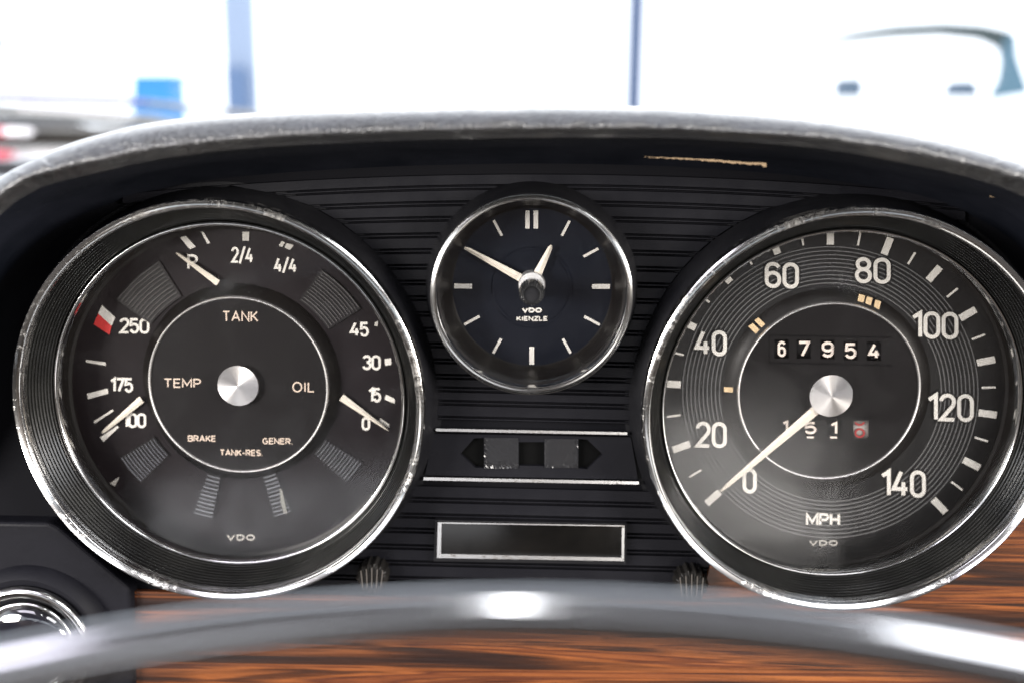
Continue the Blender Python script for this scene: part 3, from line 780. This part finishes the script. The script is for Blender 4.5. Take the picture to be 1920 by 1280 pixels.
for q, (ch, x0, x1, y0, y1) in zip(TRIP, (('1', 1466.5, 1478, 787.5, 808), ('5', 1508.5, 1531.5, 790, 813), ('1', 1557, 1570, 790, 814))):
    o = drum(q, M['odo']); cx = (x0 + x1) / 2 + 1
    text('digit', ch, x0, x1, y0, y1, 4.4, YF, M['odo_digit'], o, gap=0)
    if ch == '5' or x0 > 1550: quad('digit', [(cx - 8, 817.5), (cx + 5, 817.5), (cx + 5, 821), (cx - 8, 821)], YF, M['odo_digit'], o)
o = drum(TRIP[3], M['odo_white'], label='pale tenths roller with red figures')
mb = MB()
ribbon(mb, [(1612 + 8.2 * math.cos(t), 811.0 + 7.4 * math.sin(t)) for t in np.linspace(0, 2 * PI, 24)[:-1]], 3.4, YF, .0002, True)
ribbon(mb, [(1612 + 8.2 * math.cos(t), 789.5 + 6.4 * math.sin(t)) for t in np.linspace(.15, PI - .15, 12)], 3.0, YF, .0002, False)
mb.build('digit', M['red_dark'], o)
needle('speed_needle', (1547, 753), (1351, 920), 19, 7.5, YD - .0052, YD - .0040, M['needle'], sp)
hub(sp, (1518.5, 1599.5, 702, 782), YD - .0028, .0036)

# ---------------------------------------------------------------- clock
ck = empty('dashboard_clock', U(996, 550, YP), 'small round clock between the two large gauges, showing ten to one', 'clock')
ox, oz, oR = circ(805, 1188, 363, 738, 0.0); s0 = DC / FPX
YC = .0150
dx, dz, dR = circ(846, 1150, 389, 686, YC)
mb = MB(); lathe(mb, bezel_profile(ox, oz, oR, 14 * s0), 180, closed=True); fixn(mb.build('chrome_bezel', M['chrome_lite'], ck, smooth=40))
mb = MB(); lathe(mb, [(.0025, oR - .0003, ox, oz), (.005, oR + .0008, ox, oz), (.0095, oR + .0017, ox, oz), (YP + .0012, oR + .0026, ox, oz)], 140); fixn(mb.build('rubber_collar', M['rubber'], ck, smooth=40))
mb = MB(); lathe(mb, [(.0024, oR - 13 * s0, ox, oz), (.0040, oR - 16 * s0, ox, oz), (.0055, oR - 17 * s0, ox, oz), (lerp(.005, YC, .55), lerp(oR - 18 * s0, dR, .6), lerp(ox, dx, .6), lerp(oz, dz, .6)), (YC - .0006, dR + .0004, dx, dz), (YC, dR - .0003, dx, dz)], 150)
fixn(mb.build('dial_surround', M['wall'], ck, smooth=60))
mb = MB(); lathe(mb, [(YC, dR, dx, dz), (YC, .62 * dR, dx, dz), (YC, .512 * dR, dx, dz), (YC + .00035, .495 * dR, dx, dz), (YC + .00035, .47 * dR, dx, dz), (YC + .0002, .46 * dR, dx, dz), (YC + .0002, .002, dx, dz)], 140)
cdial = fixn(mb.build('dial_plate', M['clock_dial'], ck, smooth=20))
mb = MB(); disc(mb, .0042, oR - 15 * s0, ox, oz); mb.build('glass', M['glass'], ck)
YK = YC - .00015
CC = (997.5, 537.5)
quad('tick', [(985, 395), (993, 395), (993, 429), (985, 429)], YK, M['mark'], cdial)
quad('tick', [(1000.5, 395), (1009, 395), (1009, 429), (1000.5, 429)], YK, M['mark'], cdial)
quad('tick', [(1110, 533), (1143.5, 533), (1143.5, 542), (1110, 542)], YK, M['mark'], cdial)
quad('tick', [(851.5, 532), (885, 532.5), (885, 541.5), (851.5, 541)], YK, M['mark'], cdial)
quad('tick', [(992.5, 650), (1001.5, 650), (1001.5, 683), (992.5, 683)], YK, M['mark'], cdial)
def dash(a, b, w_):
    mb = MB(); ribbon(mb, [a, b], w_, YK, .0002, lift=.0001); mb.build('tick', M['mark'], cdial)
for a, b in (((1068, 414.5), (1053.5, 442.5)), ((1122, 466.5), (1094, 481.5)), ((1095.5, 593.5), (1124.5, 609)), ((1055.5, 635), (1070, 662)), ((939.5, 635), (924.5, 662)), ((899, 593), (870.5, 608.5)), ((871, 465), (899, 481)), ((925.5, 413.5), (941, 442.5))):
    dash(a, b, 5)
text('lettering', 'VDO', 978.5, 1016, 577, 586.5, 3.0, YK - .0001, M['mark'], cdial, gap=.25)
text('lettering', 'KIENZLE', 968.5, 1027, 593, 602, 2.2, YK - .0001, M['mark'], cdial, gap=.26)
needle('minute_hand', (990, 529), (871, 464), 16, 7, YC - .0020, YC - .0018, M['needle'], ck)
needle('hour_hand', (1000, 530), (1034, 460), 19, 8, YC - .0028, YC - .0026, M['needle'], ck)
cx, cz, R = circ(971, 1023, 510, 560, YC - .004)
mb = MB(); lathe(mb, [(YC, R, cx, cz), (YC - .0038, R, cx, cz), (YC - .0042, R * .93, cx, cz), (YC - .0043, .0001, cx, cz)], 64); fixn(mb.build('hub_washer', M['chrome_thin'], ck, smooth=30))
# fluted setting knob standing out through the glass
cx, cz, R = circ(972, 1022, 528, 577, -.004)
kx2, kz2 = lerp(cx, dx, .0), lerp(cz, dz, .0)
mb = MB(); nfl = 26; segn = nfl * 4
rings = [(-.0040, .60), (-.0046, .66), (-.0044, .74), (-.0036, .88), (-.0022, .97), (.0005, 1.0), (.0035, .96), (.0045, .8), (.0100, .55)]
vs = []
for (Y, k) in rings:
    for j in range(segn):
        ph = (j % 4); rr = R * k * (1 - (.11 if ph in (0,) else (.05 if ph in (1, 3) else 0)) * (1 if .7 < k else .0))
        a = 2 * PI * j / segn; vs.append((kx2 + rr * math.cos(a), Y, kz2 + rr * math.sin(a)))
fs = [(i * segn + j, i * segn + (j + 1) % segn, (i + 1) * segn + (j + 1) % segn, (i + 1) * segn + j) for i in range(len(rings) - 1) for j in range(segn)]
mb.add(vs, fs); knob = fixn(mb.build('setting_knob', dusty('knob_black', (.006, .006, .007), .3, (.014, .014, .014), bs=0), ck, smooth=20))
mb = MB(); disc(mb, -.0038, R * .61, kx2, kz2, 48); mb.build('knob_cap', M['rubber'], knob)

# ================================================================ small fluted knobs low on the panel
def fluted(px, py, rpx, label, m):
    root = empty('panel_knob', U(px, py, YP), label, 'knob')
    cx, cz, R = circ(px - rpx, px + rpx, py - rpx, py + rpx, YP - .006)
    mb = MB(); nfl = 14; segn = nfl * 6; vs = []
    rings = [(YP + .001, .93), (YP - .004, .97), (YP - .0055, .92), (YP - .0062, .80), (YP - .0064, .3), (YP - .0064, .02)]
    for (Y, k) in rings:
        for j in range(segn):
            ph = j % 6; rr = R * k * (1 + (.10 if ph in (0, 1) else (0.03 if ph in (2, 5) else -.02)) * (1 if k > .7 else 0))
            a = 2 * PI * j / segn; vs.append((cx + rr * math.cos(a), Y - (.0003 if ph in (0, 1) and k > .2 else 0), cz + rr * math.sin(a)))
    fs = [(i * segn + j, i * segn + (j + 1) % segn, (i + 1) * segn + (j + 1) % segn, (i + 1) * segn + j) for i in range(len(rings) - 1) for j in range(segn)]
    mb.add(vs, fs); fixn(mb.build('knob_body', m, root, smooth=25))
    mb = MB()
    for k in range(-2, 3):
        x = px + k * rpx * .34
        ribbon(mb, [(x + k * .8, py - rpx * (.72 - .1 * abs(k))), (x, py - rpx * .1), (x - k * 1.0, py + rpx * .6)], 2.0, YP - .0070, .0006)
    mb.build('raised_ridges', M['knobridge'], root)
    return root
M['knobmat'] = dusty('brown_black_knob', (.006, .0055, .005), .35, (.011, .010, .009), spec=.3, bs=0)
M['knobridge'] = mat('worn_knob_ridge', (.045, .04, .035), .4)
fluted(697, 1084, 28, 'small fluted black knob below the gauge with TANK lettering', M['knobmat'])
fluted(1297, 1098, 30, 'small fluted black knob below the left edge of the speedometer', M['knobmat'])

# ================================================================ wood trim, lower dash, light switch
wd = MB()
W_ = [(250, 1107), (500, 1112), (1000, 1126), (1480, 1130), (1700, 1040), (1840, 960), (2080, 900), (2080, 1340), (250, 1340)]
hs = HOLES[2]; hc = HC[2]
arcp = [tuple(hc[q] + (p[q] - hc[q]) * 1.004 for q in (0, 1)) for p in hs]
arcp = [p for p in arcp if p[1] > hc[1] + 60]                      # lower half of the opening
arcp.sort(key=lambda p: p[0])
left_ = [p for p in arcp if p[0] > 1330]
W_ = [(250, 1107), (500, 1116), (1000, 1126), (left_[0][0] - 20, 1128)] + left_ + [(2350, 800), (2350, 1340), (250, 1340)]
plate(wd, W_, YP - .0005, .0015)
tag(fixn(wd.build('wood_trim', M['wood'])), 'glossy reddish brown wood veneer strip below the gauges', 'wood trim')
mb = MB(); plate(mb, [(-140, 976), (92, 980), (110, 990), (244, 1104), (249, 1340), (-140, 1340)], YP - .004, .006)
ld = fixn(mb.build('lower_dash_casing', M['vinyl'])); tag(ld, 'dark vinyl dash casing around the round light switch at lower left', 'dash casing')
bv = ld.modifiers.new('bev', 'BEVEL'); bv.width = .0012; bv.segments = 3; bv.limit_method = 'ANGLE'
ls = empty('light_switch', U(50, 1215, YP - .004), 'round light switch with double chrome rings at lower left corner', 'switch')
Yl = YP - .004
cx, cz, R = circ(-70, 168, 1097, 1330, Yl - .006)
s1 = (DC + .002) / FPX
mb = MB(); lathe(mb, [(Yl, R * 1.22, cx, cz), (Yl - .003, R * 1.18, cx, cz), (Yl - .0045, R * 1.08, cx, cz), (Yl - .004, R * .98, cx, cz)], 120); fixn(mb.build('surround', M['vinyl'], ls, smooth=50))
def torus_ring(R, r, Y, n=14): return [(Y - r * math.sin(2 * PI * k / n), R + r * math.cos(2 * PI * k / n), cx, cz) for k in range(n)]
mb = MB(); lathe(mb, torus_ring(R - 13 * s1, 12 * s1, Yl - .0052), 120, closed=True); fixn(mb.build('outer_ring', M['chrome_trim2'] if 'chrome_trim2' in M else M['chrome_lite'], ls, smooth=60))
mb = MB(); lathe(mb, [(Yl - .0045, R - 22 * s1, cx, cz), (Yl - .0040, R - 38 * s1, cx, cz)], 100); fixn(mb.build('dark_gap', M['rubber'], ls))
mb = MB(); lathe(mb, torus_ring(R - 40 * s1, 5 * s1, Yl - .0052), 100, closed=True); fixn(mb.build('inner_ring', M['chrome_lite'], ls, smooth=60))
mb = MB(); disc(mb, Yl - .0042, R - 40 * s1, cx, cz); mb.build('knob_face', mat('switch_face', (.05, .05, .06), .18), ls)
prof = [(Yl - .0050 - .0035 * math.cos(math.radians(a)), (R - 44 * s1) * math.sin(math.radians(a)), cx, cz) for a in (90, 75, 60, 45, 30, 15, 1)]
mb = MB(); lathe(mb, prof, 80); fixn(mb.build('domed_lens', M['lens'], ls, smooth=60))

# ================================================================ chrome horn ring of the steering wheel
hr = empty('steering_wheel', (0, -.2, -.2), 'blurred chrome horn ring of the steering wheel crossing in front of the wood', 'steering wheel')
top = np.array(U(975, 1151, -DC + .115))
tiltd = math.radians(26); back = np.array([0, -math.cos(tiltd), -math.sin(tiltd)])
Rh, rt_ = .220, .0028
cen = top + back * Rh; SX = np.array([math.cos(.0175), 0, math.sin(.0175)])
nrm = np.array([0, -math.sin(tiltd), math.cos(tiltd)])
mb = MB(); NT, NR = 240, 20; vs = []
for i in range(NT):
    a = 2 * PI * i / NT; rad = SX * math.sin(a) - back * math.cos(a)
    c = cen + rad * Rh
    for k in range(NR):
        b = 2 * PI * k / NR; vs.append(c + rad * rt_ * math.cos(b) + nrm * rt_ * 1.15 * math.sin(b))
fs = [(i * NR + k, ((i + 1) % NT) * NR + k, ((i + 1) % NT) * NR + (k + 1) % NR, i * NR + (k + 1) % NR) for i in range(NT) for k in range(NR)]
mb.add(vs, fs); hr.location = Vector([float(q) for q in cen])
fixn(mb.build('horn_ring', M['chrome_ring'], hr, smooth=60))

# ================================================================ beyond the windscreen
GZ = -1.0
M['ground'] = mat('pale_concrete', (.62, .62, .62), .8)
link(M['ground'], ramp(M['ground'], noise(M['ground'], 3, 5), [(.3, g3(.56)), (.7, g3(.66))]), bsdf(M['ground']).inputs['Base Color'])
mb = MB(); mb.add([(-60, 1.2, GZ), (60, 1.2, GZ), (60, 90, GZ), (-60, 90, GZ)], [(0, 1, 2, 3)])
tag(mb.build('ground', M['ground']), kind='structure')
def post(name, x0, x1, Y, m, label, cat, ptop=-200, low=None):
    a, b = U(x0, 100, Y)[0], U(x1, 100, Y)[0]
    root = empty(name, ((a + b) / 2, Y, GZ), label, cat)
    mb = MB(); box(mb, a, b, Y, Y + (b - a) * .8, GZ + .002, U(500, ptop, Y)[2]); mb.build('shaft', m, root)
    if low:
        c, d = U(low[0], 100, Y)[0], U(low[1], 100, Y)[0]; z = U(440, low[2], Y)[2]
        mb = MB(); box(mb, c, d, Y - .06, Y - .004, GZ + .002, z); mb.build('base_casing', low[3], root)
    return root
M['pale_blue'] = mat('pale_blue_paint', (.22, .27, .36), .6)
M['mid_blue'] = mat('blue_grey_paint', (.08, .13, .23), .6)
M['steel_blue'] = mat('steel_blue_paint', (.06, .085, .15), .6)
post('window_pillar', 418, 474, 5.0, M['pale_blue'], 'blurred pale blue pillar behind the hood, left of centre', 'pillar', low=(424, 466, 128, M['mid_blue']))
post('window_pillar', 1175, 1209, 5.0, M['steel_blue'], 'blurred narrow blue grey pillar above the right of the clock', 'pillar')
# lilac banner
Yb = 4.6; a, b = U(288, 0, Yb), U(312, 92, Yb)
mb = MB(); box(mb, a[0], b[0], Yb, Yb + .03, b[2], U(300, -150, Yb)[2]); tag(mb.build('hanging_banner', mat('lilac_cloth', (.50, .40, .62), .8)), 'narrow lilac banner hanging above the blue bin', 'banner')
# blue bin
Yb = 3.8
def frus(mb, xa, xb, xc, xd, yt, yb, Y, dep):
    t0, t1, b0, b1 = U(xa, yt, Y), U(xb, yt, Y), U(xc, yb, Y), U(xd, yb, Y)
    vs = [b0, b1, (b1[0], Y + dep, b1[2]), (b0[0], Y + dep, b0[2]), t0, t1, (t1[0], Y + dep, t1[2]), (t0[0], Y + dep, t0[2])]
    mb.add(vs, [(0, 3, 2, 1), (4, 5, 6, 7), (0, 1, 5, 4), (1, 2, 6, 5), (2, 3, 7, 6), (3, 0, 4, 7)])
bn = empty('storage_bin', U(290, 260, Yb), 'bright blue plastic bin behind the left end of the hood', 'bin')
mb = MB(); frus(mb, 248, 322, 236, 334, 146, 330, Yb, .16); mb.build('bin_body', mat('bright_blue_plastic', (.012, .17, .42), .5), bn)
mb = MB(); frus(mb, 243, 328, 243, 328, 139, 146, Yb - .01, .18); mb.build('bin_lid', mat('light_blue_plastic', (.02, .22, .42), .5), bn)
# thin cyan post
Yb = 4.2
mb = MB(); a, b = U(938, 0, Yb)[0], U(953, 0, Yb)[0]; box(mb, a, b, Yb, Yb + .02, GZ + .002, U(945, 143, Yb)[2])
p = U(950, 158, Yb); q = U(985, 164, Yb); box(mb, p[0], q[0], Yb + .004, Yb + .016, q[2], p[2])
tag(mb.build('barrier_post', mat('cyan_paint', (.015, .17, .24), .6)), 'thin cyan post with a short side arm behind the hood centre', 'post')
# dark lamp at the far left edge
mb = MB(); c = U(-6, 82, 3.0)
for k in range(1, 8):
    pass
lathe(mb, [(3.0 + .03 * math.sin(math.radians(t)), .024 * math.cos(math.radians(t)) + .0005, c[0], c[2]) for t in range(-90, 91, 15)], 24)
tag(fixn(mb.build('round_mirror', mat('dark_housing', (.02, .02, .025), .5), smooth=60)), 'small dark round mirror at the left edge above the striped car', 'mirror')
# car at right: white body, dark roof rail and rear pillar, two headrests
Yc = 3.4
pc = empty('parked_car', (U(1740, 200, Yc)[0], Yc, GZ), 'overexposed white car with dark roof line behind the right end of the hood', 'car')
M['roofdark'] = mat('dark_green_roof', (.008, .02, .02), .4)
M['head'] = mat('grey_headrest', (.07, .10, .14), .7)
def thick(mb, pts, Y, dep): plate(mb, pts, Y, dep)
mb = MB(); top_ = [(1535, 74), (1600, 58), (1680, 46), (1770, 41), (1840, 45), (1893, 56)]; bot_ = [(1880, 92), (1845, 76), (1770, 68), (1680, 72), (1600, 80), (1540, 86)]
thick(mb, top_ + bot_, Yc, .05); fixn(mb.build('roof', M['roofdark'], pc))
mb = MB(); thick(mb, [(1893.5, 56), (1908, 66), (1910, 105), (1935, 178), (1855, 190), (1878, 150), (1884, 118), (1880.5, 92.5)], Yc, .05); fixn(mb.build('rear_pillar', mat('blue_grey_pillar', (.05, .11, .15), .5), pc))
a, b = U(1480, 186, Yc), U(2150, 186, Yc)
mb = MB(); box(mb, a[0], b[0], Yc - .05, Yc + 1.5, GZ + .25, a[2]); mb.build('body', mat('white_car_paint', (.85, .86, .85), .3), pc)
for q in ([(1580, 145), (1619, 144), (1621, 184), (1576, 184)], [(1797, 149), (1832, 150), (1840, 184), (1786, 184)]):
    mb = MB(); thick(mb, q, Yc + .3, .12); fixn(mb.build('headrest', M['head'], pc))
for X in (a[0] + .5, b[0] - .4):
    mb = MB(); lathe(mb, [(Yc - .06, .02, X, GZ + .32), (Yc - .08, .2, X, GZ + .32), (Yc - .08, .31, X, GZ + .32), (Yc + .1, .32, X, GZ + .32)], 40); fixn(mb.build('wheel', M['rubber'], pc))
# neighbouring car at left: chrome and beige bars with red lamps
Yn = .7
nc_ = empty('chrome_trimmed_car', (U(60, 250, Yn)[0], Yn, GZ), 'blurred car tail with beige and chrome bars and red lamps at left edge', 'car')
M['beige'] = mat('beige_paint', (.10, .09, .078), .35); M['darkgap'] = mat('dark_grille', (.012, .012, .015), .6); M['lilac_edge'] = mat('lilac_chrome_edge', (.09, .06, .20), .4)
M['lampred'] = mat('red_lamp_glass', (.55, .02, .05), .2)
def barpx(name, pa, pb, th, Y, m, dep=.03):
    mb = MB(); (x0, y0), (x1, y1) = pa, pb; n = 10; vs = []
    for i in range(n + 1):
        t = i / n; px, py = lerp(x0, x1, t), lerp(y0, y1, t); c = U(px, py, Y); r = th / 2 * (Y + DC) / FPX * (1 if i < n else .4)
        for k in range(10):
            a = 2 * PI * k / 10; vs.append((c[0], c[1] + dep / 2 * math.cos(a), c[2] + r * math.sin(a)))
    fs = [(i * 10 + k, (i + 1) * 10 + k, (i + 1) * 10 + (k + 1) % 10, i * 10 + (k + 1) % 10) for i in range(n) for k in range(10)]
    fs += [tuple(range(10)), tuple(n * 10 + k for k in range(10))]
    mb.add(vs, fs); return fixn(mb.build(name, m, nc_, smooth=60))
barpx('top_edge', (-140, 176), (270, 191), 17, Yn, M['lilac_edge'])
barpx('top_moulding', (235, 190), (500, 218), 13, Yn + .04, M['beige'])
barpx('beige_band', (-140, 198), (330, 232), 26, Yn + .08, M['beige'], .05)
barpx('chrome_strip', (45, 203), (245, 216), 17, Yn + .02, mat('bright_strip', (.9, .9, .9), .4))
barpx('grille_gap', (-140, 226), (165, 243), 23, Yn - .02, M['darkgap'])
barpx('bumper_bar', (-140, 243), (330, 250), 15, Yn - .03, M['beige'])
barpx('grille_gap', (-140, 258), (270, 261), 15, Yn - .01, M['darkgap'])
barpx('bumper_bar', (-140, 270), (260, 272), 14, Yn - .03, M['beige'])
barpx('chrome_strip', (10, 290), (200, 290), 20, Yn - .02, mat('bright_strip_low', (.9, .88, .9), .4))
barpx('lower_valance', (-140, 318), (220, 318), 34, Yn + .02, M['darkgap'])
barpx('tail_lamp', (-60, 248), (28, 248), 19, Yn - .06, M['lampred'])
barpx('lamp_lens', (18, 248), (52, 248), 17, Yn - .065, mat('clear_lamp', (.85, .8, .8), .3))
barpx('tail_lamp', (-60, 290), (18, 290), 20, Yn - .06, M['lampred'])

# ================================================================ the car's own cabin round the camera (outside the picture)
M['liner'] = mat('grey_headliner', (.07, .066, .07), .9)
M['trimdark'] = mat('cabin_trim', (.03, .026, .024), .7)
M['seat'] = mat('tan_seat_leather', (.05, .035, .025), .6)
def sbox(name, a, m):
    mb = MB(); box(mb, *a); return tag(mb.build(name, m), kind='structure')
sbox('ceiling', (-.75, .95, -1.6, .16, .34, .37), M['liner'])
sbox('cabin_wall', (-.80, -.76, -1.6, .5, -.8, -.04), M['trimdark'])
sbox('cabin_wall', (1.0, 1.04, -1.6, .5, -.8, -.04), M['trimdark'])
sbox('cabin_wall', (-.76, 1.0, -1.66, -1.60, -.8, .20), M['trimdark'])
sbox('cabin_wall', (-.74, .98, -.95, -.80, -.78, -.02), M['seat'])
sbox('cabin_floor', (-.76, 1.0, -1.6, .10, -.84, -.81), M['trimdark'])
sbox('cabin_wall', (-.76, 1.0, .10, .13, -.81, -.16), M['trimdark'])
